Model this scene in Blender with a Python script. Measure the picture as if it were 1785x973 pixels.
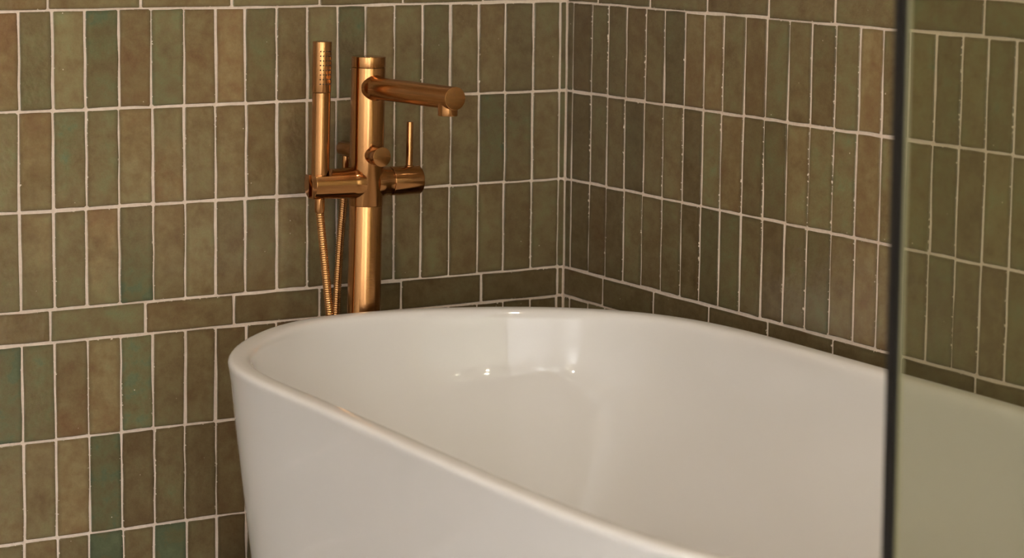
import bpy, bmesh, math, random
from mathutils import Vector, Matrix, Quaternion

for o in list(bpy.data.objects):
    bpy.data.objects.remove(o)
SC = bpy.context.scene
COL = SC.collection
rnd = random.Random(7)
PI = math.pi

# ------------------------------------------------------------------ camera
CAM_POS = Vector((-2.1742, -3.3876, 1.2393))
YAW, PITCH, ROLL = 0.52845, -0.12069, 0.00997
FPX, CX, CY = 4085.69, 813.15, 301.72
f_ = Vector((math.sin(YAW) * math.cos(PITCH), math.cos(YAW) * math.cos(PITCH), math.sin(PITCH)))
r0 = Vector((math.cos(YAW), -math.sin(YAW), 0))
u0 = r0.cross(f_)
r_ = math.cos(ROLL) * r0 + math.sin(ROLL) * u0
u_ = -math.sin(ROLL) * r0 + math.cos(ROLL) * u0
cam_data = bpy.data.cameras.new('camera')
cam = bpy.data.objects.new('camera', cam_data)
COL.objects.link(cam)
cam.matrix_world = Matrix(((r_.x, u_.x, -f_.x, CAM_POS.x), (r_.y, u_.y, -f_.y, CAM_POS.y),
                           (r_.z, u_.z, -f_.z, CAM_POS.z), (0, 0, 0, 1)))
cam_data.sensor_fit = 'HORIZONTAL'
cam_data.sensor_width = 36.0
cam_data.lens = FPX / 1785 * 36
cam_data.shift_x = (892.5 - CX) / 1785
cam_data.shift_y = (CY - 486.5) / 1785
cam_data.clip_start = 0.02
cam_data.dof.use_dof = True
cam_data.dof.focus_distance = 3.65
cam_data.dof.aperture_fstop = 6.0
SC.camera = cam


def project(P):
    d = Vector(P) - CAM_POS
    z = d.dot(f_)
    return CX + FPX * d.dot(r_) / z, CY - FPX * d.dot(u_) / z


# ------------------------------------------------------------------ world, lamps, exposure
world = bpy.data.worlds.new('world')
SC.world = world
world.use_nodes = True
wb = world.node_tree.nodes['Background']
wb.inputs[0].default_value = (0.75, 0.85, 1.0, 1)
wb.inputs[1].default_value = 0.6


def area(name, loc, target, sx, sy, power, col, spread=180):
    l = bpy.data.lights.new(name, 'AREA')
    l.shape = 'RECTANGLE'
    l.size, l.size_y = sx, sy
    l.energy = power
    l.color = col
    l.spread = math.radians(spread)
    o = bpy.data.objects.new(name, l)
    COL.objects.link(o)
    o.location = loc
    o.rotation_euler = (Vector(target) - Vector(loc)).to_track_quat('-Z', 'Y').to_euler()
    return o


ROOM_X, ROOM_Y, ROOM_Z = -4.2, -5.3, 2.5
WIN_X = (-2.75, -2.2)
WIN_Z = (0.06, 1.3)
DAY_POWER = 5
# two unseen fill lights, added to brighten the room, hit the plain walls behind and left of the viewer: middle, length, wall point, watts
FILL_STRIPS = [((-2.1, -3.75), 3.9, (-2.1, ROOM_Y, 0.3), 155, 'facing the wall behind the viewer'),
           ((-2.75, -2.6), 3.6, (ROOM_X, -2.6, 0.4), 45, 'facing the left wall')]
area('window_daylight', ((WIN_X[0] + WIN_X[1]) / 2, ROOM_Y - 0.02, (WIN_Z[0] + WIN_Z[1]) / 2),
     ((WIN_X[0] + WIN_X[1]) / 2, 0, (WIN_Z[0] + WIN_Z[1]) / 2), WIN_X[1] - WIN_X[0], WIN_Z[1] - WIN_Z[0],
     DAY_POWER, (0.95, 0.985, 1.03))
for (wx, wy), wl, aim, watts, _ in FILL_STRIPS:
    wo = area('added_fill_beam', (wx, wy, ROOM_Z - 0.075), aim, wl, 0.07, watts, (0.925, 0.975, 1.05))
    d_ = (Vector(aim) - Vector((wx, wy, ROOM_Z - 0.075))).normalized()
    x_ = d_.cross(Vector((0, 0, 1))).normalized()         # long side stays level
    y_ = x_.cross(d_)
    wo.rotation_euler = Matrix(((x_.x, y_.x, -d_.x), (x_.y, y_.y, -d_.y), (x_.z, y_.z, -d_.z))).to_euler()

SC.view_settings.view_transform = 'Standard'
SC.view_settings.look = 'None'
SC.view_settings.exposure = 0.74
SC.view_settings.gamma = 1.0
SC.view_settings.use_curve_mapping = False


# ------------------------------------------------------------------ helpers
def mesh_obj(name, bm, mat=None, parent=None, smooth=False):
    me = bpy.data.meshes.new(name)
    bmesh.ops.recalc_face_normals(bm, faces=bm.faces[:])
    bm.to_mesh(me)
    bm.free()
    if smooth:
        me.shade_smooth()
    o = bpy.data.objects.new(name, me)
    COL.objects.link(o)
    if mat:
        me.materials.append(mat)
    if parent:
        o.parent = parent
    return o


def sharp(o, deg=35):
    me = o.data
    me.shade_smooth()
    bm = bmesh.new()
    bm.from_mesh(me)
    lim = math.radians(deg)
    for e in bm.edges:
        e.smooth = not (len(e.link_faces) == 2 and e.calc_face_angle() > lim)
    bm.to_mesh(me)
    bm.free()


def tag(o, label, cat, group=None):
    o['label'] = label
    o['category'] = cat
    if group:
        o['group'] = group


def box(bm, a, b):
    v = [bm.verts.new((x, y, z)) for x in (a[0], b[0]) for y in (a[1], b[1]) for z in (a[2], b[2])]
    for q in ((0, 1, 3, 2), (4, 6, 7, 5), (0, 4, 5, 1), (2, 3, 7, 6), (0, 2, 6, 4), (1, 5, 7, 3)):
        bm.faces.new([v[i] for i in q])


def lathe(bm, prof, seg=48, M=None):
    """prof: list of (radius, height); closed with end fans where radius > 0."""
    M = M or Matrix.Identity(4)
    rings = []
    for r, h in prof:
        if r < 1e-7:
            rings.append([bm.verts.new(M @ Vector((0, 0, h)))])
        else:
            rings.append([bm.verts.new(M @ Vector((r * math.cos(2 * PI * i / seg), r * math.sin(2 * PI * i / seg), h)))
                          for i in range(seg)])
    for A, B in zip(rings, rings[1:]):
        for i in range(seg):
            j = (i + 1) % seg
            if len(A) == 1:
                bm.faces.new((A[0], B[i], B[j]))
            elif len(B) == 1:
                bm.faces.new((A[i], A[j], B[0]))
            else:
                bm.faces.new((A[i], A[j], B[j], B[i]))
    for R in (rings[0], rings[-1]):
        if len(R) > 1:
            bm.faces.new(R)


def rod(r, h0, h1, bev=0.0008):
    p = []
    for k in range(4):
        a = PI / 2 * k / 3
        p.append((r - bev + bev * math.sin(a), h0 + bev - bev * math.cos(a)))
    for k in range(4):
        a = PI / 2 * k / 3
        p.append((r - bev + bev * math.cos(a), h1 - bev + bev * math.sin(a)))
    return p


def axis_to(d):
    return Vector(d).to_track_quat('Z', 'Y').to_matrix().to_4x4()


# ------------------------------------------------------------------ materials
def mat_new(name):
    m = bpy.data.materials.new(name)
    m.use_nodes = True
    nt = m.node_tree
    return m, nt, nt.nodes['Principled BSDF'], nt.nodes.new, nt.links.new


def srgb(r, g, b):
    def f(c):
        c /= 255
        return c / 12.92 if c <= 0.04045 else ((c + 0.055) / 1.055) ** 2.4
    return (f(r), f(g), f(b), 1)


def plain(name, col, rough=0.5, metal=0.0, **kw):
    m, nt, b, N, L = mat_new(name)
    b.inputs['Base Color'].default_value = col
    b.inputs['Roughness'].default_value = rough
    b.inputs['Metallic'].default_value = metal
    for k, v in kw.items():
        b.inputs[k].default_value = v
    return m


def math_node(nt, op, a, b=None, clamp=False):
    n = nt.nodes.new('ShaderNodeMath')
    n.operation = op
    n.use_clamp = clamp
    for i, x in enumerate((a, b)):
        if x is None:
            continue
        if isinstance(x, (int, float)):
            n.inputs[i].default_value = x
        else:
            nt.links.new(x, n.inputs[i])
    return n.outputs[0]


def tile_material(name, field):
    m, nt, b, N, L = mat_new(name)
    tc = N('ShaderNodeTexCoord')
    oi = N('ShaderNodeObjectInfo')
    pos = tc.outputs['Object']
    if field:
        geo = N('ShaderNodeNewGeometry')
        ran = geo.outputs['Random Per Island']
    else:
        ran = oi.outputs['Random']
    off = N('ShaderNodeVectorMath')
    off.operation = 'ADD'
    comb = N('ShaderNodeCombineXYZ')
    for i, k in enumerate((37.0, 61.0, 83.0)):
        L(math_node(nt, 'MULTIPLY', ran, k), comb.inputs[i])
    L(pos, off.inputs[0])
    L(comb.outputs[0], off.inputs[1])
    P = off.outputs[0]

    def noise(scale, detail=3.0, rough=0.55, dist=0.0, vec=P):
        n = N('ShaderNodeTexNoise')
        n.inputs['Scale'].default_value = scale
        n.inputs['Detail'].default_value = detail
        n.inputs['Roughness'].default_value = rough
        n.inputs['Distortion'].default_value = dist
        L(vec, n.inputs['Vector'])
        return n.outputs['Fac']

    big = noise(20, 3, 0.55, 0.2)
    mid = noise(55, 4, 0.6, 0.0)
    fine = noise(420, 3, 0.6)
    if field:
        hue = math_node(nt, 'ADD', math_node(nt, 'MULTIPLY', ran, 0.5), 0.2)
        val = math_node(nt, 'ADD', math_node(nt, 'MULTIPLY', math_node(nt, 'FRACT', math_node(nt, 'MULTIPLY', ran, 57.0)), 0.3), 0.3)
    else:
        sc = N('ShaderNodeSeparateColor')
        L(oi.outputs['Color'], sc.inputs[0])
        sx = N('ShaderNodeSeparateXYZ')
        L(pos, sx.inputs[0])
        t = math_node(nt, 'ADD', math_node(nt, 'MULTIPLY', sx.outputs['Y'], 9.0),
                      math_node(nt, 'ADD', math_node(nt, 'MULTIPLY', big, 1.6), -0.3), True)
        hue = math_node(nt, 'ADD', math_node(nt, 'MULTIPLY', sc.outputs[0], t),
                        math_node(nt, 'MULTIPLY', sc.outputs[1], math_node(nt, 'SUBTRACT', 1.0, t)))
        val = sc.outputs[2]
    hue = math_node(nt, 'ADD', hue, math_node(nt, 'MULTIPLY', math_node(nt, 'SUBTRACT', mid, 0.5), 0.75))
    hue = math_node(nt, 'ADD', hue, math_node(nt, 'MULTIPLY', math_node(nt, 'SUBTRACT', big, 0.5), 0.9), True)
    ramp = N('ShaderNodeValToRGB')
    cr = ramp.color_ramp
    cr.elements[0].position = 0.0
    cr.elements[0].color = srgb(*TILE_RAMP[0][1])
    cr.elements[1].position = 1.0
    cr.elements[1].color = srgb(*TILE_RAMP[-1][1])
    for p_, c_ in TILE_RAMP[1:-1]:
        e = cr.elements.new(p_)
        e.color = srgb(*c_)
    L(hue, ramp.inputs[0])
    # value: per tile, cloudy glaze
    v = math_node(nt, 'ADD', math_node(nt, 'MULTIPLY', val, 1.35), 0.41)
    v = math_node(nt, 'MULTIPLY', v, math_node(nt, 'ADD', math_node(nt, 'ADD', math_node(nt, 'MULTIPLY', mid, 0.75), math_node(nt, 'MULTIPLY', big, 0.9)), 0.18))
    v = math_node(nt, 'MULTIPLY', v, math_node(nt, 'ADD', math_node(nt, 'MULTIPLY', fine, 0.3), 0.85))
    if not field:
        ax = math_node(nt, 'MULTIPLY', math_node(nt, 'ABSOLUTE', sx.outputs['X']), 1 / 0.0248)
        ay = math_node(nt, 'SUBTRACT', math_node(nt, 'ABSOLUTE', sx.outputs['Y']), 0.0745 - 0.0248)
        edge = math_node(nt, 'MAXIMUM', ax, math_node(nt, 'MULTIPLY', ay, 1 / 0.0248))
        pool = math_node(nt, 'MULTIPLY', math_node(nt, 'SUBTRACT', math_node(nt, 'ADD', edge, math_node(nt, 'MULTIPLY', big, 0.5)), 1.02, True), 1.1, True)
        v = math_node(nt, 'MULTIPLY', v, math_node(nt, 'SUBTRACT', 1.0, pool))
    hsv = N('ShaderNodeVectorMath')
    hsv.operation = 'SCALE'
    L(ramp.outputs[0], hsv.inputs[0])
    L(v, hsv.inputs['Scale'])
    # chips in the glaze, showing pale clay
    vo = N('ShaderNodeTexVoronoi')
    vo.inputs['Scale'].default_value = 75
    L(P, vo.inputs['Vector'])
    vc = N('ShaderNodeSeparateColor')
    L(vo.outputs['Color'], vc.inputs[0])
    rad = math_node(nt, 'MULTIPLY', math_node(nt, 'SUBTRACT', vc.outputs[0], 0.80, True), 0.45)
    chip = math_node(nt, 'MULTIPLY', math_node(nt, 'SUBTRACT', rad, vo.outputs['Distance'], True), 30.0, True)
    if not field:
        lump = noise(210, 2, 0.5)
        smear = math_node(nt, 'SUBTRACT', math_node(nt, 'ADD', edge, math_node(nt, 'MULTIPLY', lump, 0.62)), 1.395)
        chip = math_node(nt, 'MAXIMUM', chip, math_node(nt, 'MULTIPLY', smear, 30.0, True))
    mix = N('ShaderNodeMix')
    mix.data_type = 'RGBA'
    L(chip, mix.inputs[0])
    L(hsv.outputs[0], mix.inputs[6])
    mix.inputs[7].default_value = srgb(216, 198, 178)
    L(mix.outputs[2], b.inputs['Base Color'])
    L(math_node(nt, 'ADD', math_node(nt, 'MULTIPLY', ran, 0.11), 0.12), b.inputs['Roughness'])
    b.inputs['IOR'].default_value = 1.5
    # handmade surface
    h = math_node(nt, 'ADD', math_node(nt, 'MULTIPLY', noise(38, 2, 0.5), 0.0030),
                  math_node(nt, 'ADD', math_node(nt, 'MULTIPLY', noise(130, 2, 0.5), 0.0006),
                            math_node(nt, 'MULTIPLY', fine, 0.00018)))
    bp = N('ShaderNodeBump')
    bp.inputs['Strength'].default_value = 0.75
    bp.inputs['Distance'].default_value = 1.0
    L(h, bp.inputs['Height'])
    L(bp.outputs[0], b.inputs['Normal'])
    return m


TILE_RAMP = [(0.0, (126, 96, 66)), (0.3, (118, 98, 67)), (0.55, (115, 100, 70)), (0.75, (108, 99, 69)), (0.9, (100, 98, 69)), (1.0, (87, 93, 69))]
M_TILE = tile_material('zellige_glaze', False)
M_FIELD = tile_material('zellige_glaze_field', True)


def grout_material():
    m, nt, b, N, L = mat_new('sand_grout')
    tc = N('ShaderNodeTexCoord')
    n = N('ShaderNodeTexNoise')
    n.inputs['Scale'].default_value = 160
    n.inputs['Detail'].default_value = 4
    L(tc.outputs['Object'], n.inputs['Vector'])
    n2 = N('ShaderNodeTexNoise')
    n2.inputs['Scale'].default_value = 3
    L(tc.outputs['Object'], n2.inputs['Vector'])
    r = N('ShaderNodeValToRGB')
    r.color_ramp.elements[0].position = 0.3
    r.color_ramp.elements[0].color = srgb(204, 182, 162)
    r.color_ramp.elements[1].position = 0.7
    r.color_ramp.elements[1].color = srgb(230, 213, 198)
    L(math_node(nt, 'ADD', math_node(nt, 'MULTIPLY', n.outputs[0], 0.5), math_node(nt, 'MULTIPLY', n2.outputs[0], 0.5)), r.inputs[0])
    L(r.outputs[0], b.inputs['Base Color'])
    b.inputs['Roughness'].default_value = 0.85
    bp = N('ShaderNodeBump')
    bp.inputs['Strength'].default_value = 0.4
    bp.inputs['Distance'].default_value = 0.002
    L(n.outputs[0], bp.inputs['Height'])
    L(bp.outputs[0], b.inputs['Normal'])
    return m


M_GROUT = grout_material()


def plaster(name, col):
    m, nt, b, N, L = mat_new(name)
    n = N('ShaderNodeTexNoise')
    n.inputs['Scale'].default_value = 90
    bp = N('ShaderNodeBump')
    bp.inputs['Strength'].default_value = 0.15
    bp.inputs['Distance'].default_value = 0.002
    L(n.outputs[0], bp.inputs['Height'])
    L(bp.outputs[0], b.inputs['Normal'])
    b.inputs['Base Color'].default_value = col
    b.inputs['Roughness'].default_value = 0.8
    return m


M_PLASTER = plaster('warm_white_plaster', srgb(216, 212, 206))
M_SHOWER = plaster('olive_shower_plaster', srgb(146, 132, 88))
M_CEIL = plaster('ceiling_paint', srgb(232, 230, 226))
M_FLOOR = plaster('floor_stone', srgb(150, 144, 136))
M_ACRYLIC = plain('white_acrylic', srgb(217, 213, 210), 0.045, 0.0, IOR=1.5)
M_BLACK = plain('black_anodised_metal', srgb(20, 18, 18), 0.4, 0.2)
M_RUBBER = plain('dark_nozzle_rubber', srgb(58, 40, 26), 0.5)
M_WHITE_METAL = plain('white_powder_coat', srgb(225, 222, 215), 0.4)


def copper_material(name, base, rough, scale, axis='Z'):
    m, nt, b, N, L = mat_new(name)
    tc = N('ShaderNodeTexCoord')
    mp = N('ShaderNodeMapping')
    mp.inputs['Scale'].default_value = scale
    L(tc.outputs['Object'], mp.inputs[0])
    n = N('ShaderNodeTexNoise')
    n.inputs['Scale'].default_value = 60
    n.inputs['Detail'].default_value = 4
    L(mp.outputs[0], n.inputs['Vector'])
    b.inputs['Base Color'].default_value = base
    b.inputs['Metallic'].default_value = 1.0
    L(math_node(nt, 'ADD', math_node(nt, 'MULTIPLY', n.outputs[0], 0.08), rough - 0.04), b.inputs['Roughness'])
    bp = N('ShaderNodeBump')
    bp.inputs['Strength'].default_value = 0.06
    bp.inputs['Distance'].default_value = 0.001
    L(n.outputs[0], bp.inputs['Height'])
    L(bp.outputs[0], b.inputs['Normal'])
    # lathe-brushed: the scratches run round each tube
    tg = N('ShaderNodeTangent')
    tg.direction_type = 'RADIAL'
    tg.axis = axis
    L(tg.outputs[0], b.inputs['Tangent'])
    b.inputs['Anisotropic'].default_value = 0.8
    b.inputs['Anisotropic Rotation'].default_value = 0.25
    return m


COPPER = (0.49, 0.24, 0.092, 1)
M_COPPER = copper_material('brushed_copper', COPPER, 0.125, (1, 1, 40))
M_COPPER_X = copper_material('brushed_copper_across', COPPER, 0.125, (40, 1, 1), 'X')
M_COPPER_Y = copper_material('brushed_copper_along', COPPER, 0.125, (1, 40, 1), 'Y')
M_HOSE = plain('copper_hose', (0.66, 0.35, 0.14, 1), 0.16, 1.0)


def glass_material(name, tint, refl=1.0):
    m, nt, b, N, L = mat_new(name)
    nt.nodes.remove(b)
    out = nt.nodes['Material Output']
    tr = N('ShaderNodeBsdfTransparent')
    tr.inputs[0].default_value = tint
    gl = N('ShaderNodeBsdfGlossy')
    gl.inputs['Roughness'].default_value = 0.02
    gl.inputs[0].default_value = (1, 1, 1, 1)
    fr = N('ShaderNodeFresnel')
    ge = N('ShaderNodeNewGeometry')       # same Fresnel on the way in and on the way out of the thin pane
    L(math_node(nt, 'ADD', math_node(nt, 'MULTIPLY', ge.outputs['Backfacing'], 1 / 1.45 - 1.45), 1.45), fr.inputs['IOR'])
    mx = N('ShaderNodeMixShader')
    L(math_node(nt, 'MULTIPLY', fr.outputs[0], refl), mx.inputs[0])
    L(tr.outputs[0], mx.inputs[1])
    L(gl.outputs[0], mx.inputs[2])
    L(mx.outputs[0], out.inputs[0])
    return m


M_GLASS = glass_material('tinted_screen_glass', (0.775, 0.78, 0.71, 1))
M_SEAL = plain('translucent_green_seal', srgb(122, 118, 90), 0.4)
M_PANE = glass_material('window_glass', (0.97, 0.98, 0.97, 1))


# ------------------------------------------------------------------ setting
def struct(name, bm, mat):
    o = mesh_obj(name, bm, mat)
    o['kind'] = 'structure'
    return o


TILE_END_Y = -1.97
bm = bmesh.new(); box(bm, (ROOM_X, 0, 0), (0.1, 0.1, ROOM_Z)); wall_back = struct('wall_back', bm, M_GROUT)
bm = bmesh.new(); box(bm, (0, TILE_END_Y, 0), (0.1, 0, ROOM_Z)); wall_right = struct('wall_right', bm, M_GROUT)
bm = bmesh.new(); box(bm, (0, ROOM_Y, 0), (0.1, TILE_END_Y, ROOM_Z)); struct('wall_shower', bm, M_SHOWER)
bm = bmesh.new(); box(bm, (ROOM_X - 0.1, ROOM_Y, 0), (ROOM_X, 0.1, ROOM_Z)); struct('wall_left', bm, M_PLASTER)
bm = bmesh.new()
box(bm, (ROOM_X - 0.1, ROOM_Y - 0.1, 0), (WIN_X[0], ROOM_Y, ROOM_Z))
box(bm, (WIN_X[1], ROOM_Y - 0.1, 0), (0.1, ROOM_Y, ROOM_Z))
box(bm, (WIN_X[0], ROOM_Y - 0.1, 0), (WIN_X[1], ROOM_Y, WIN_Z[0]))
box(bm, (WIN_X[0], ROOM_Y - 0.1, WIN_Z[1]), (WIN_X[1], ROOM_Y, ROOM_Z))
struct('wall_front', bm, M_PLASTER)
bm = bmesh.new(); box(bm, (ROOM_X - 0.1, ROOM_Y - 0.1, -0.1), (0.1, 0.1, 0)); struct('floor', bm, M_FLOOR)
bm = bmesh.new(); box(bm, (ROOM_X - 0.1, ROOM_Y - 0.1, ROOM_Z), (0.1, 0.1, ROOM_Z + 0.1)); struct('ceiling', bm, M_CEIL)
bm = bmesh.new()
w = 0.045
y0, y1 = ROOM_Y - 0.09, ROOM_Y - 0.05
box(bm, (WIN_X[0], y0, WIN_Z[0]), (WIN_X[0] + w, y1, WIN_Z[1]))
box(bm, (WIN_X[1] - w, y0, WIN_Z[0]), (WIN_X[1], y1, WIN_Z[1]))
box(bm, (WIN_X[0] + w, y0, WIN_Z[0]), (WIN_X[1] - w, y1, WIN_Z[0] + w))
box(bm, (WIN_X[0] + w, y0, WIN_Z[1] - w), (WIN_X[1] - w, y1, WIN_Z[1]))
win = struct('window_1', bm, M_WHITE_METAL)
bm = bmesh.new(); box(bm, (WIN_X[0] + w, y0 + 0.015, WIN_Z[0] + w), (WIN_X[1] - w, y0 + 0.023, WIN_Z[1] - w))
mesh_obj('pane', bm, M_PANE, win)

# ------------------------------------------------------------------ tiles
# x or y of the upright joints and z of the courses, in metres
Z_LINES = [1.05, 0.897, 0.744, 0.5901, 0.5393, 0.3857, 0.2296]     # A..G
PITCH_W, PITCH_L = 0.0538, 0.1532
BACK_COLS = [-0.0133, -0.0678, -0.1227, -0.1747, -0.2292, -0.2841, -0.3372, -0.3902, -0.4427, -0.4962, -0.5504, -0.6049,
             -0.6571, -0.7115, -0.7655, -0.8198, -0.8741, -0.9276, -0.9812]
RIGHT_COLS = [-0.0225, -0.0801, -0.1316, -0.1837, -0.2387, -0.2924, -0.3495, -0.4005, -0.4518, -0.507, -0.5602, -0.6152,
              -0.6696, -0.7238, -0.7774, -0.8312, -0.8846, -0.938, -0.991, -1.0427, -1.0948]
BACK_BAND = [-0.0118, -0.1658, -0.3222, -0.4736, -0.6256, -0.7793, -0.9342]
RIGHT_BAND = [-0.1247, -0.2758, -0.4289, -0.5802, -0.7354, -0.8875, -1.0395]
BACK_TOP = [-0.0133, -0.1686, -0.3199, -0.4748, -0.6285, -0.7827, -0.9351]
RIGHT_TOP = [-0.0961, -0.2501, -0.4056, -0.5626, -0.7198, -0.8750, -1.0309]


def extend(lst, step, end):
    l = list(lst)
    while l[-1] - step > end:
        l.append(l[-1] - step)
    return [0.0] + l


# courses from the ceiling down: (z_top, z_bottom, kind)
COURSES = []
z = 1.05 + 0.0512
for k in range(20):
    if z + PITCH_L < ROOM_Z:
        COURSES.append((z + PITCH_L, z, 'v')); z += PITCH_L
COURSES.reverse()
COURSES.append((1.05 + 0.0512, 1.05, 't'))
COURSES += [(Z_LINES[0], Z_LINES[1], 'v1'), (Z_LINES[1], Z_LINES[2], 'v2'), (Z_LINES[2], Z_LINES[3], 'v3'),
            (Z_LINES[3], Z_LINES[4], 'b'), (Z_LINES[4], Z_LINES[5], 'v4'), (Z_LINES[5], Z_LINES[6], 'v5'),
            (Z_LINES[6], Z_LINES[6] - PITCH_L, 'v6'), (Z_LINES[6] - PITCH_L, 0.004, 'v7')]

# glaze of each tile, from the corner outwards: hue at the top, hue at the foot (0 rust .. 9 teal), lightness with some wall shade painted in
BACK_GLAZE_SHADE = {
    't': '554 553 464 544 656 435 445',
    'v1': '663 544 553 344 454 653 554 445 763 555 444 654 226 435 675 324 864 667 564 135',
    'v2': '663 444 643 763 454 445 544 555 555 445 354 344 345 455 525 356 655 755 245 666',
    'v3': '563 554 443 454 544 454 454 454 543 553 455 644 544 556 355 584 266 565 365 565',
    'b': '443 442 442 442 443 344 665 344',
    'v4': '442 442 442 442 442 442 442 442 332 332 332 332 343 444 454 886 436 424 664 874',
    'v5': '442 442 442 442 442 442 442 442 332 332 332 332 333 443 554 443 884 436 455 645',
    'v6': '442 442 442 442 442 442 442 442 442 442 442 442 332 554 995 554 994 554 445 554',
}
RIGHT_GLAZE_SHADE = {
    't': '443 553 554 443 554 554 664 664',
    'v1': '552 332 553 553 343 443 552 334 435 554 333 664 554 543 665 336 554 665 664 665 664 665',
    'v2': '552 442 553 443 552 443 544 442 665 334 553 663 455 665 665 335 555 665 664 554 666 665',
    'v3': '552 442 332 442 554 443 553 442 662 663 553 442 553 663 444 335 445 554 664 554 444 665',
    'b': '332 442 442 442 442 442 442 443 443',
}


def outline(w, h, seed, ns=3, nl=5):
    R = random.Random(seed)
    hw, hh = w / 2, h / 2
    c = min(0.0017, w * 0.2) * R.uniform(0.5, 1.2)
    jl = min(0.00085, w * 0.05)
    tap = [R.uniform(-1, 1) * min(0.0010, w * 0.04) for _ in range(4)]
    pts = []
    # bottom side, right side, top side, left side
    def side(a, b, n, nx, ny, t0, t1):
        for k in range(n):
            t = k / (n - 1)
            s = 0 if k in (0, n - 1) else R.uniform(-1, 1) * jl
            d = s + t0 * (1 - t) + t1 * t
            pts.append((a[0] + (b[0] - a[0]) * t + nx * d, a[1] + (b[1] - a[1]) * t + ny * d))
    cc = [c * R.uniform(0.5, 1.5) for _ in range(4)]
    side((-hw + cc[0], -hh), (hw - cc[1], -hh), ns, 0, 1, tap[0] * .6, tap[1] * .6)
    side((hw, -hh + cc[1]), (hw, hh - cc[2]), nl, 1, 0, tap[1], tap[2])
    side((hw - cc[2], hh), (-hw + cc[3], hh), ns, 0, 1, tap[2] * .6, tap[3] * .6)
    side((-hw, hh - cc[3]), (-hw, -hh + cc[0]), nl, 1, 0, tap[3], tap[0])
    return pts


def tile_into(bm, w, h, seed, M=None, ns=3, nl=5):
    M = M or Matrix.Identity(4)
    pts = outline(w, h, seed, ns, nl)
    n = len(pts)
    ins = min(0.0009, w * 0.06)
    rings = []
    for inset, zz in ((ins, 0.0014), (0, 0.0007), (0, -0.0008)):
        fx, fy = 1 - 2 * inset / w, 1 - 2 * inset / h
        rings.append([bm.verts.new(M @ Vector((x * fx, y * fy, zz))) for x, y in pts])
    bm.faces.new(rings[0])
    for A, B in zip(rings, rings[1:]):
        for i in range(n):
            j = (i + 1) % n
            bm.faces.new((A[i], B[i], B[j], A[j]))


TW, TL = PITCH_W - 0.0042, PITCH_L - 0.0042
VARIANTS = []
for k in range(14):
    bm = bmesh.new()
    tile_into(bm, TW, TL, 100 + k)
    bmesh.ops.recalc_face_normals(bm, faces=bm.faces[:])
    me = bpy.data.meshes.new('tile')
    bm.to_mesh(me); bm.free()
    me.materials.append(M_TILE)
    VARIANTS.append(me)

# frames of the two walls: tile x runs along the wall, tile y up, tile z out of the wall
FRAME_B = Matrix(((1, 0, 0), (0, 0, -1), (0, 1, 0)))
FRAME_R = Matrix(((0, 0, -1), (-1, 0, 0), (0, 1, 0)))


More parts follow.
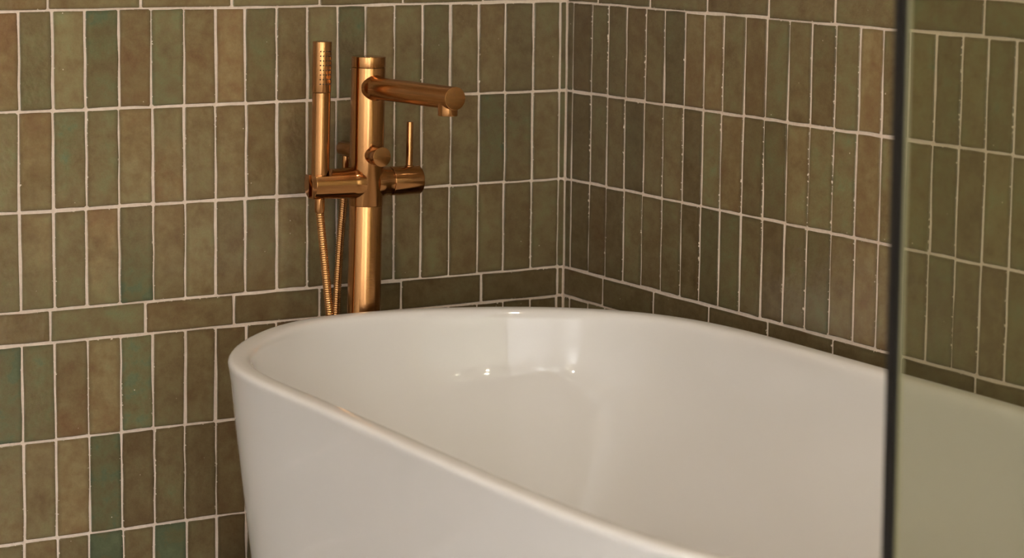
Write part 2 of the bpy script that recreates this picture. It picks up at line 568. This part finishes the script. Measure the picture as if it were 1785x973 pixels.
def tile_wall(wall, which):
    back = which == 'b'
    F = FRAME_B if back else FRAME_R
    glaze = BACK_GLAZE_SHADE if back else RIGHT_GLAZE_SHADE
    end = ROOM_X if back else TILE_END_Y
    cols = extend(BACK_COLS if back else RIGHT_COLS, PITCH_W, end)
    band = extend(BACK_BAND if back else RIGHT_BAND, PITCH_L, end)
    top = extend(BACK_TOP if back else RIGHT_TOP, PITCH_L, end)
    R = random.Random(11 if back else 23)
    cand = []
    for z1, z0, kind in COURSES:
        flat = kind in 'tb'
        line = band if kind == 'b' else top if kind == 't' else cols
        js = [0.0] + [s + (R.uniform(-0.0014, 0.0014) if i > 1 else 0) for i, s in enumerate(line[1:])]
        gl = glaze.get(kind, '').split()
        for i in range(len(js) - 1):
            a, b = js[i + 1], js[i]
            g = R.uniform(0.0026, 0.0056)
            if i == 0:
                b -= 0.0040 if not back else 0.0
            w = b - a - g
            if i == 0 and not back and w < 0.004:
                continue
            cx = (a + b) / 2
            cz = (z0 + z1) / 2
            h = z1 - z0 - R.uniform(0.0030, 0.0056)
            cz += R.uniform(-0.0005, 0.0005)
            code = gl[i] if i < len(gl) else '%d%d%d' % (R.choice((2, 3, 4, 5, 5, 6, 7)), R.choice((3, 4, 5, 5, 6)), R.choice((3, 4, 4, 5)))
            loc = Vector((cx, 0, cz)) if back else Vector((0, cx, cz))
            u, v = project(loc)
            inside = -120 < u < 1950 and -60 < v < 1080
            cand.append((inside, loc, w, h, flat, code, R.random(), (u - 890) ** 2 + (v - 486) ** 2))
    chosen = sorted([c for c in cand if c[0]], key=lambda c: c[7])[:295]
    ids = set(id(c) for c in chosen)
    field = bmesh.new()
    for c in cand:
        ins, loc, w, h, flat, code, rv, _ = c
        tw, th = (h, w) if flat else (w, h)          # tile's own short and long side
        tilt = Matrix.Rotation(R.uniform(-0.006, 0.006), 3, 'X') @ Matrix.Rotation(R.uniform(-0.009, 0.009), 3, 'Y') @ \
            Matrix.Rotation(R.uniform(-0.004, 0.004), 3, 'Z')
        rot = F @ tilt
        if flat:
            rot = rot @ Matrix.Rotation(PI / 2 if back else -PI / 2, 3, 'Z')
        if id(c) in ids:
            sx, sy = tw / TW, th / TL
            if 0.85 < sx < 1.2 and 0.85 < sy < 1.2:
                me = VARIANTS[int(rv * len(VARIANTS))]
            else:
                sx = sy = 1
                bm = bmesh.new()
                tile_into(bm, tw, th, int(rv * 1e6))
                bmesh.ops.recalc_face_normals(bm, faces=bm.faces[:])
                me = bpy.data.meshes.new('tile')
                bm.to_mesh(me); bm.free()
                me.materials.append(M_TILE)
            o = bpy.data.objects.new('tile', me)
            COL.objects.link(o)
            o.parent = wall
            o.matrix_world = Matrix.Translation(loc) @ rot.to_4x4() @ Matrix.Diagonal((sx, sy, 1, 1))
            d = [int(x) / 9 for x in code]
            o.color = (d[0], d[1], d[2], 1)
        else:
            tile_into(field, tw, th, int(rv * 1e6), Matrix.Translation(loc) @ rot.to_4x4(), 2, 3)
    fo = mesh_obj('tile_field', field, M_FIELD, wall)
    fo['kind'] = 'stuff'


tile_wall(wall_back, 'b')
tile_wall(wall_right, 'r')

# ------------------------------------------------------------------ bathtub
RIM_Z = 1.05 - 0.468
RIM_PTS = [
        (-0.6634, -0.2295), (-0.7155, -0.2703), (-0.7614, -0.3179), (-0.8012, -0.3708), (-0.8323, -0.4292), (-0.8511, -0.4926),
        (-0.8585, -0.5583), (-0.8598, -0.6246), (-0.8593, -0.6908), (-0.8588, -0.7570), (-0.8590, -0.8233), (-0.8598, -0.8895),
        (-0.8608, -0.9557), (-0.8618, -1.0220), (-0.8625, -1.0882), (-0.8628, -1.1544), (-0.8626, -1.2207), (-0.8615, -1.2869),
        (-0.8592, -1.3531), (-0.8543, -1.4191), (-0.8454, -1.4847), (-0.8303, -1.5492), (-0.8071, -1.6112), (-0.7753, -1.6692),
        (-0.7354, -1.7219), (-0.6879, -1.7681), (-0.6339, -1.8063), (-0.5744, -1.8351), (-0.5109, -1.8534), (-0.4451, -1.8601),
        (-0.3792, -1.8541), (-0.3160, -1.8350), (-0.2580, -1.8033), (-0.2076, -1.7605), (-0.1659, -1.7091), (-0.1325, -1.6520),
        (-0.1065, -1.5911), (-0.0867, -1.5280), (-0.0719, -1.4634), (-0.0612, -1.3981), (-0.0539, -1.3322), (-0.0489, -1.2662),
        (-0.0459, -1.2000), (-0.0443, -1.1338), (-0.0435, -1.0676), (-0.0433, -1.0013), (-0.0432, -0.9351), (-0.0429, -0.8689),
        (-0.0425, -0.8026), (-0.0420, -0.7364), (-0.0421, -0.6701), (-0.0441, -0.6039), (-0.0503, -0.5380), (-0.0638, -0.4732),
        (-0.0879, -0.4117), (-0.1240, -0.3563), (-0.1703, -0.3091), (-0.2241, -0.2706), (-0.2826, -0.2395), (-0.3441, -0.2152),
        (-0.4079, -0.1974), (-0.4733, -0.1871), (-0.5394, -0.1869), (-0.6040, -0.2007),
]
TC = Vector((-0.452, -1.02))


def tub_outline(n=160):
    """closed Catmull-Rom curve through the rim points, evenly sampled"""
    P = [Vector(p) for p in RIM_PTS]
    m = len(P)
    dense = []
    for i in range(m):
        a, b, c, d = P[i - 1], P[i], P[(i + 1) % m], P[(i + 2) % m]
        for k in range(20):
            t = k / 20
            dense.append(0.5 * ((2 * b) + (c - a) * t + (2 * a - 5 * b + 4 * c - d) * t * t + (3 * b - a - 3 * c + d) * t ** 3))
    q = len(dense)
    return [dense[int(q * i / n)] for i in range(n)]


RIM = tub_outline()
NR = len(RIM)
NORM = []
for i in range(NR):
    d = (RIM[(i + 2) % NR] - RIM[i - 2]).normalized()
    NORM.append(Vector((-d.y, d.x)))        # inward for counter-clockwise order


def tub():
    prof = []
    H = RIM_Z
    # outer skin from the floor up: (inset, z)
    for z, d in ((0.0, 0.076), (0.006, 0.068), (0.02, 0.064), (0.10, 0.055), (0.20, 0.043), (0.30, 0.032), (0.40, 0.0205), (0.48, 0.0115)):
        prof.append((d, z))
    prof += [(0.0040, H - 0.030), (0.0012, H - 0.012), (0.0006, H - 0.008), (0.0012, H - 0.0045), (0.0030, H - 0.0020), (0.0060, H - 0.0006),
             (0.0095, H), (0.0240, H - 0.0004), (0.0285, H - 0.0018), (0.0320, H - 0.0045), (0.0345, H - 0.0090), (0.0362, H - 0.016),
             (0.0395, H - 0.035), (0.0420, H - 0.050), (0.0451, H - 0.065), (0.0488, H - 0.080), (0.0532, H - 0.095), (0.0584, H - 0.110),
             (0.0642, H - 0.125), (0.0727, H - 0.145), (0.0844, H - 0.170), (0.0990, H - 0.200), (0.1234, H - 0.250), (0.1478, H - 0.300),
             (0.168, H - 0.340), (0.185, H - 0.370), (0.208, H - 0.400), (0.235, H - 0.420), (0.275, H - 0.430), (0.34, H - 0.432)]
    bm = bmesh.new()
    rings = []
    for d, z in prof:
        ring = []
        for i in range(NR):
            if d < 0.16:
                p = RIM[i] + NORM[i] * d
            else:
                p0 = RIM[i] + NORM[i] * 0.16
                k = (d - 0.16) / 0.28
                p = p0.lerp(Vector((TC.x, TC.y + max(-0.4, min(0.4, p0.y - TC.y)) * 0.9)), k)
            ring.append(bm.verts.new((p.x, p.y, z)))
        rings.append(ring)
    for A, B in zip(rings, rings[1:]):
        for i in range(NR):
            j = (i + 1) % NR
            bm.faces.new((A[i], A[j], B[j], B[i]))
    bm.faces.new(rings[0])
    bm.faces.new(rings[-1])
    return bm


bath = mesh_obj('bathtub', tub(), M_ACRYLIC)
sharp(bath, 50)
tag(bath, 'glossy white freestanding oval bathtub with thin rim, standing in the tiled corner', 'bathtub')
bm = bmesh.new()
lathe(bm, [(0.0, 0.0), (0.030, 0.0), (0.034, 0.002), (0.030, 0.0045), (0.0, 0.006)], 32,
      Matrix.Translation((TC.x, TC.y, RIM_Z - 0.4325)))
o = mesh_obj('drain', bm, M_COPPER, bath)
sharp(o)

# ------------------------------------------------------------------ floor-standing bath filler
filler = bpy.data.objects.new('bath_filler', None)
COL.objects.link(filler)
TILT = Quaternion(Vector((math.sin(YAW), math.cos(YAW), 0)), 0.0136)
filler.location = (-0.4545, -0.105, 0.0)
filler.rotation_mode = 'QUATERNION'
filler.rotation_quaternion = TILT
tag(filler, 'tall brushed copper floor-standing bath tap with long spout, behind the white tub', 'tap')


def part(name, build, mat=M_COPPER, parent=None, ang=30):
    bm = bmesh.new()
    build(bm)
    o = mesh_obj(name, bm, mat, parent or filler)
    sharp(o, ang)
    return o


R_COL = 0.0273
Z_ARM, Z_KNOB, Z_SPOUT, Z_TOP = 0.7742, 0.8200, 0.9262, 0.9748
part('base_plate', lambda bm: lathe(bm, rod(0.05, 0.0, 0.012, 0.002), 64))
part('column', lambda bm: lathe(bm, rod(0.0267, 0.012, 0.7379), 64))
part('body', lambda bm: lathe(bm, rod(R_COL, 0.7381, 0.9574, 0.0005), 64))
part('cap', lambda bm: lathe(bm, rod(R_COL, 0.9580, Z_TOP, 0.0006), 64))


def spout(bm):
    M = Matrix.Translation((0, 0, Z_SPOUT)) @ axis_to((0, -1, 0.022))
    lathe(bm, [(0.0215, 0.018), (0.0205, 0.027), (0.0188, 0.031), (0.0176, 0.036)] + rod(0.0174, 0.04, 0.277, 0.0007)[4:], 48, M)


sp = part('spout', spout, M_COPPER_Y)


def aerator(bm):
    lathe(bm, rod(0.0150, -0.027, 0.0, 0.0012), 40, Matrix.Translation((0, -0.2555, Z_SPOUT + 0.0055)))


part('aerator', aerator, M_COPPER, sp)


def knob_neck(bm):
    lathe(bm, [(0.0160, 0.020), (0.0150, 0.027), (0.0138, 0.0310), (0.0134, 0.0335)], 40, Matrix.Translation((0, 0, Z_KNOB)) @ axis_to((0, -1, 0)))


part('knob_neck', knob_neck, M_COPPER_Y)
part('diverter_knob', lambda bm: lathe(bm, rod(0.0157, 0.0345, 0.0520, 0.0008), 40, Matrix.Translation((0, 0, Z_KNOB)) @ axis_to((0, -1, 0))), M_COPPER_Y)

# hose outlet at the back
part('hose_outlet', lambda bm: lathe(bm, rod(0.0127, 0.015, 0.083, 0.002), 40, Matrix.Translation((0, 0, Z_KNOB)) @ axis_to((0, 1, 0))), M_COPPER_Y)
part('outlet_nipple', lambda bm: lathe(bm, rod(0.0060, -0.032, -0.008, 0.0008), 28, Matrix.Translation((0, 0.072, Z_KNOB))))

R_ARM = 0.0233


def arm_left(bm):
    M = Matrix.Translation((0, 0, Z_ARM)) @ axis_to((-1, 0, 0))
    lathe(bm, [(0.0268, 0.012), (0.0268, 0.022), (0.0254, 0.0265), (0.0244, 0.0305)] + rod(R_ARM, 0.034, 0.0985, 0.0006)[4:], 64, M)


holder = part('shower_holder', arm_left, M_COPPER_X)
X_SH = -0.0822


def cutter(build):
    bm = bmesh.new()
    build(bm)
    return mesh_obj('cutter', bm, None)


def cut(obj, builders):
    for b_ in builders:
        c = cutter(b_)
        c.matrix_world = filler.matrix_basis @ Matrix.Identity(4)
        md = obj.modifiers.new('cut', 'BOOLEAN')
        md.operation = 'DIFFERENCE'
        md.solver = 'EXACT'
        md.object = c
        bpy.context.view_layer.update()
        dg = bpy.context.evaluated_depsgraph_get()
        me = bpy.data.meshes.new_from_object(obj.evaluated_get(dg))
        obj.modifiers.remove(md)
        old = obj.data
        obj.data = me
        bpy.data.meshes.remove(old)
        bpy.data.objects.remove(c)


def seat_bore(bm):
    lathe(bm, [(0.0100, -0.05), (0.0100, -0.004), (0.0146, 0.004), (0.0156, 0.06)], 40, Matrix.Translation((X_SH, 0, Z_ARM)))


def seat_slot(bm):
    box(bm, (-0.13, -0.0062, Z_ARM - 0.05), (X_SH, 0.0062, Z_ARM + 0.05))


def seat_scoop(bm):
    lathe(bm, rod(0.0235, 0.0145, 0.05, 0.0005), 48, Matrix.Translation((X_SH - 0.004, 0, Z_ARM)))


cut(holder, [seat_bore, seat_slot, seat_scoop])
holder.data.name = 'shower_holder'
sharp(holder, 30)


def arm_right(bm):
    M = Matrix.Translation((0, 0, Z_ARM)) @ axis_to((1, 0, 0))
    lathe(bm, [(0.0268, 0.012), (0.0268, 0.022), (0.0254, 0.0265), (0.0242, 0.0305), (0.0232, 0.034), (0.0230, 0.0405), (0.0212, 0.0409), (0.0212, 0.046)], 64, M)


part('valve_arm', arm_right, M_COPPER_X)
part('handle', lambda bm: lathe(bm, rod(R_ARM, 0.0422, 0.0945, 0.0009), 64, Matrix.Translation((0, 0, Z_ARM)) @ axis_to((1, 0, 0))), M_COPPER_X)
part('lever', lambda bm: lathe(bm, [(0.0072, 0.0195), (0.0072, 0.0235), (0.0058, 0.0250)] + rod(0.0055, 0.026, 0.0945, 0.0006)[4:], 28,
                              Matrix.Translation((0.0775, 0, Z_ARM))))

# ------------------------------------------------------------------ hand shower, resting in the holder
FM = filler.matrix_basis.copy()
hs = bpy.data.objects.new('hand_shower', None)
COL.objects.link(hs)
hs.matrix_world = FM @ Matrix.Translation((X_SH, 0, 0))
tag(hs, 'slim copper stick hand shower upright in the left arm of the bath tap', 'shower head')
R_HS = 0.0152
Z_HT = 0.9995
Z_HSEAM = 0.9195


def hs_handle(bm):
    lathe(bm, [(0.0062, Z_ARM - 0.022), (0.0080, Z_ARM - 0.020), (0.0090, Z_ARM - 0.006), (0.0136, Z_ARM + 0.004), (0.0142, Z_ARM + 0.009),
               (0.0145, Z_ARM + 0.03), (0.0146, Z_HSEAM - 0.0006), (0.0142, Z_HSEAM)], 40)


part('handle', hs_handle, M_COPPER, hs)
head = part('spray_head', lambda bm: lathe(bm, rod(R_HS, Z_HSEAM + 0.0004, Z_HT, 0.0008), 48), M_COPPER, hs)
bm = bmesh.new()
for r in range(8):
    for c in range(5):
        a = -PI / 2 + (c - 2) * 0.30
        zc = Z_HSEAM + 0.014 + r * 0.0073
        M = Matrix.Translation((R_HS * math.cos(a), R_HS * math.sin(a), zc)) @ axis_to((math.cos(a), math.sin(a), 0))
        lathe(bm, [(0.0012, -0.0008), (0.0012, 0.0006), (0.0007, 0.0012), (0.0, 0.0013)], 8, M)
nz = mesh_obj('nozzles', bm, M_RUBBER, head)
nz['kind'] = 'stuff'


# ------------------------------------------------------------------ ribbed hose
def hose(points, r, pitch):
    # Catmull-Rom path, then ribs swept with parallel transport
    P = [Vector(p) for p in points]
    P = [2 * P[0] - P[1]] + P + [2 * P[-1] - P[-2]]
    path = []
    for i in range(1, len(P) - 2):
        for k in range(60):
            t = k / 60
            a, b, c, d = P[i - 1], P[i], P[i + 1], P[i + 2]
            path.append(0.5 * ((2 * b) + (c - a) * t + (2 * a - 5 * b + 4 * c - d) * t * t + (3 * b - a - 3 * c + d) * t ** 3))
    path.append(P[-2])
    cum = [0]
    for a, b in zip(path, path[1:]):
        cum.append(cum[-1] + (b - a).length)
    total = cum[-1]
    n = int(total / pitch)
    rows = []
    for k in range(n):
        for f, rr in ((0.0, 0.72), (0.12, 0.93), (0.45, 1.0), (0.78, 0.94)):
            rows.append(((k + f) * pitch, rr * r))
    bm = bmesh.new()
    seg = 14
    j = 0
    prev = None
    nrm = Vector((0, 1, 0))
    for s, rr in rows:
        while j < len(cum) - 2 and cum[j + 1] < s:
            j += 1
        t = (s - cum[j]) / max(1e-9, cum[j + 1] - cum[j])
        p = path[j].lerp(path[j + 1], t)
        d = (path[j + 1] - path[j]).normalized()
        nrm = (nrm - d * nrm.dot(d)).normalized()
        bi = d.cross(nrm)
        ring = [bm.verts.new(p + rr * (math.cos(2 * PI * q / seg) * nrm + math.sin(2 * PI * q / seg) * bi)) for q in range(seg)]
        if prev:
            for q in range(seg):
                w_ = (q + 1) % seg
                bm.faces.new((prev[q], prev[w_], ring[w_], ring[q]))
        else:
            bm.faces.new(ring)
        prev = ring
    bm.faces.new(prev)
    return bm


hz = [(X_SH, 0, Z_ARM - 0.020), (X_SH, 0, 0.735), (-0.0752, 0.001, 0.68), (-0.0655, 0.003, 0.61), (-0.0545, 0.006, 0.53), (-0.046, 0.010, 0.42),
      (-0.042, 0.018, 0.30), (-0.036, 0.032, 0.215), (-0.026, 0.050, 0.190), (-0.017, 0.066, 0.215), (-0.014, 0.072, 0.30), (-0.0135, 0.072, 0.42),
      (-0.0125, 0.072, 0.55), (-0.008, 0.072, 0.66), (-0.002, 0.072, 0.74), (0.0, 0.072, Z_KNOB - 0.030)]
ho = mesh_obj('shower_hose', hose([FM @ Vector(p) for p in hz], 0.0070, 0.0037), M_HOSE, None, True)
def nut(top, drop):
    bm = bmesh.new()
    lathe(bm, [(0.0066, 0.0), (0.0080, 0.0006), (0.0082, drop - 0.004), (0.0074, drop)], 24, FM @ Matrix.Translation(top) @ axis_to((0, 0, -1)))
    sharp(mesh_obj('hose_nut', bm, M_COPPER, ho))


nut((X_SH, 0, Z_ARM - 0.0225), 0.022)
nut((0, 0.072, Z_KNOB - 0.0325), 0.018)
tag(ho, 'ribbed copper shower hose hanging in a loop beside the tap column, behind the tub', 'hose')

# ------------------------------------------------------------------ glass screen
GY = -1.95
GX = -0.9345
scr = bpy.data.objects.new('glass_screen', None)
COL.objects.link(scr)
scr.location = (GX + 0.0062, GY, 0)
scr.rotation_euler = (0, -0.0092, 0)      # hung a touch out of plumb
tag(scr, 'clear glass shower screen with a narrow black edge profile, in the right foreground', 'shower screen')
bm = bmesh.new(); box(bm, (0.0005, -0.006, 0.0), (0.0055, 0.006, 2.05))
bmesh.ops.bevel(bm, geom=bm.edges[:], offset=0.0008, segments=2, affect='EDGES')
o = mesh_obj('edge_profile', bm, M_BLACK, scr)
bm = bmesh.new(); box(bm, (0.0055, -0.005, 0.0), (0.0095, 0.005, 2.05))
mesh_obj('seal_strip', bm, M_SEAL, scr)
bm = bmesh.new(); box(bm, (0.0056, -0.004, 0.004), (-GX - 0.005, 0.004, 2.05))
mesh_obj('glass_pane', bm, M_GLASS, scr)

# ------------------------------------------------------------------ ceiling downlights
LAMPS = [(-0.62, -1.25, 15, 110, 'above the tub beside the right wall'), (-2.5, -1.0, 22, 100, 'above the floor left of the tub'),
         (-1.53, -4.86, 3, 60, 'nearest the front wall, rear one of a pair'), (-1.43, -4.58, 3, 60, 'near the front wall, inner one of a pair'),
         (-3.76, -3.47, 3, 60, 'by the left wall'), (-0.80, -4.74, 2, 60, 'by the shower wall and front wall')]
M_LENS, nt_, b_, N_, L_ = mat_new('lamp_lens')
b_.inputs['Emission Color'].default_value = (1.0, 0.92, 0.80, 1)
b_.inputs['Emission Strength'].default_value = 420
M_LENS_DIM = M_LENS.copy()
M_LENS_DIM.name = 'lamp_lens_dim'
M_LENS_DIM.node_tree.nodes['Principled BSDF'].inputs['Emission Strength'].default_value = 70
for x, y, watts, cone, where in LAMPS:
    d = bpy.data.objects.new('downlight', None)
    COL.objects.link(d)
    d.location = (x, y, ROOM_Z)
    tag(d, 'round white recessed downlight in the ceiling, ' + where, 'lamp')
    bm = bmesh.new()
    lathe(bm, [(0.030, -0.001), (0.034, -0.004), (0.044, -0.004), (0.047, -0.001), (0.047, 0.0)], 40)
    sharp(mesh_obj('trim_ring', bm, M_WHITE_METAL, d))
    bm = bmesh.new()
    lathe(bm, [(0.0, -0.002), (0.028, -0.002), (0.030, 0.0)], 32)
    mesh_obj('lens', bm, M_LENS_DIM if watts < 2.5 else M_LENS, d)
    l = bpy.data.lights.new('downlight_beam', 'SPOT')
    l.energy = watts
    l.color = (1.0, 0.70, 0.40) if x > -0.7 else (1.0, 0.84, 0.64)
    l.spot_size = math.radians(cone)
    l.spot_blend = 0.7
    l.shadow_soft_size = 0.03
    lo = bpy.data.objects.new('downlight_beam', l)
    COL.objects.link(lo)
    lo.location = (x, y, ROOM_Z - 0.012)

# ------------------------------------------------------------------ shields of the added, unseen fill lights
for (wx, wy), wl, aim, _, where in FILL_STRIPS:
    ww = bpy.data.objects.new('added_fill_strip', None)
    COL.objects.link(ww)
    ww.location = (wx, wy, ROOM_Z)
    ww.rotation_euler = (0, 0, math.atan2(aim[1] - wy, aim[0] - wx) + PI / 2)
    tag(ww, 'long white shield of an added, unseen fill light at the ceiling, ' + where, 'lamp')
    hl = wl / 2 + 0.01
    bm = bmesh.new()
    box(bm, (-hl, 0.035, -0.240), (hl, 0.047, 0))
    box(bm, (-hl, -0.045, -0.010), (hl, 0.035, 0))
    box(bm, (-hl, -0.045, -0.115), (-hl + 0.008, 0.035, -0.010))
    box(bm, (hl - 0.008, -0.045, -0.115), (hl, 0.035, -0.010))
    mesh_obj('fill_shield', bm, M_WHITE_METAL, ww)  # added; the deep back hides the fill light's glow from the tub
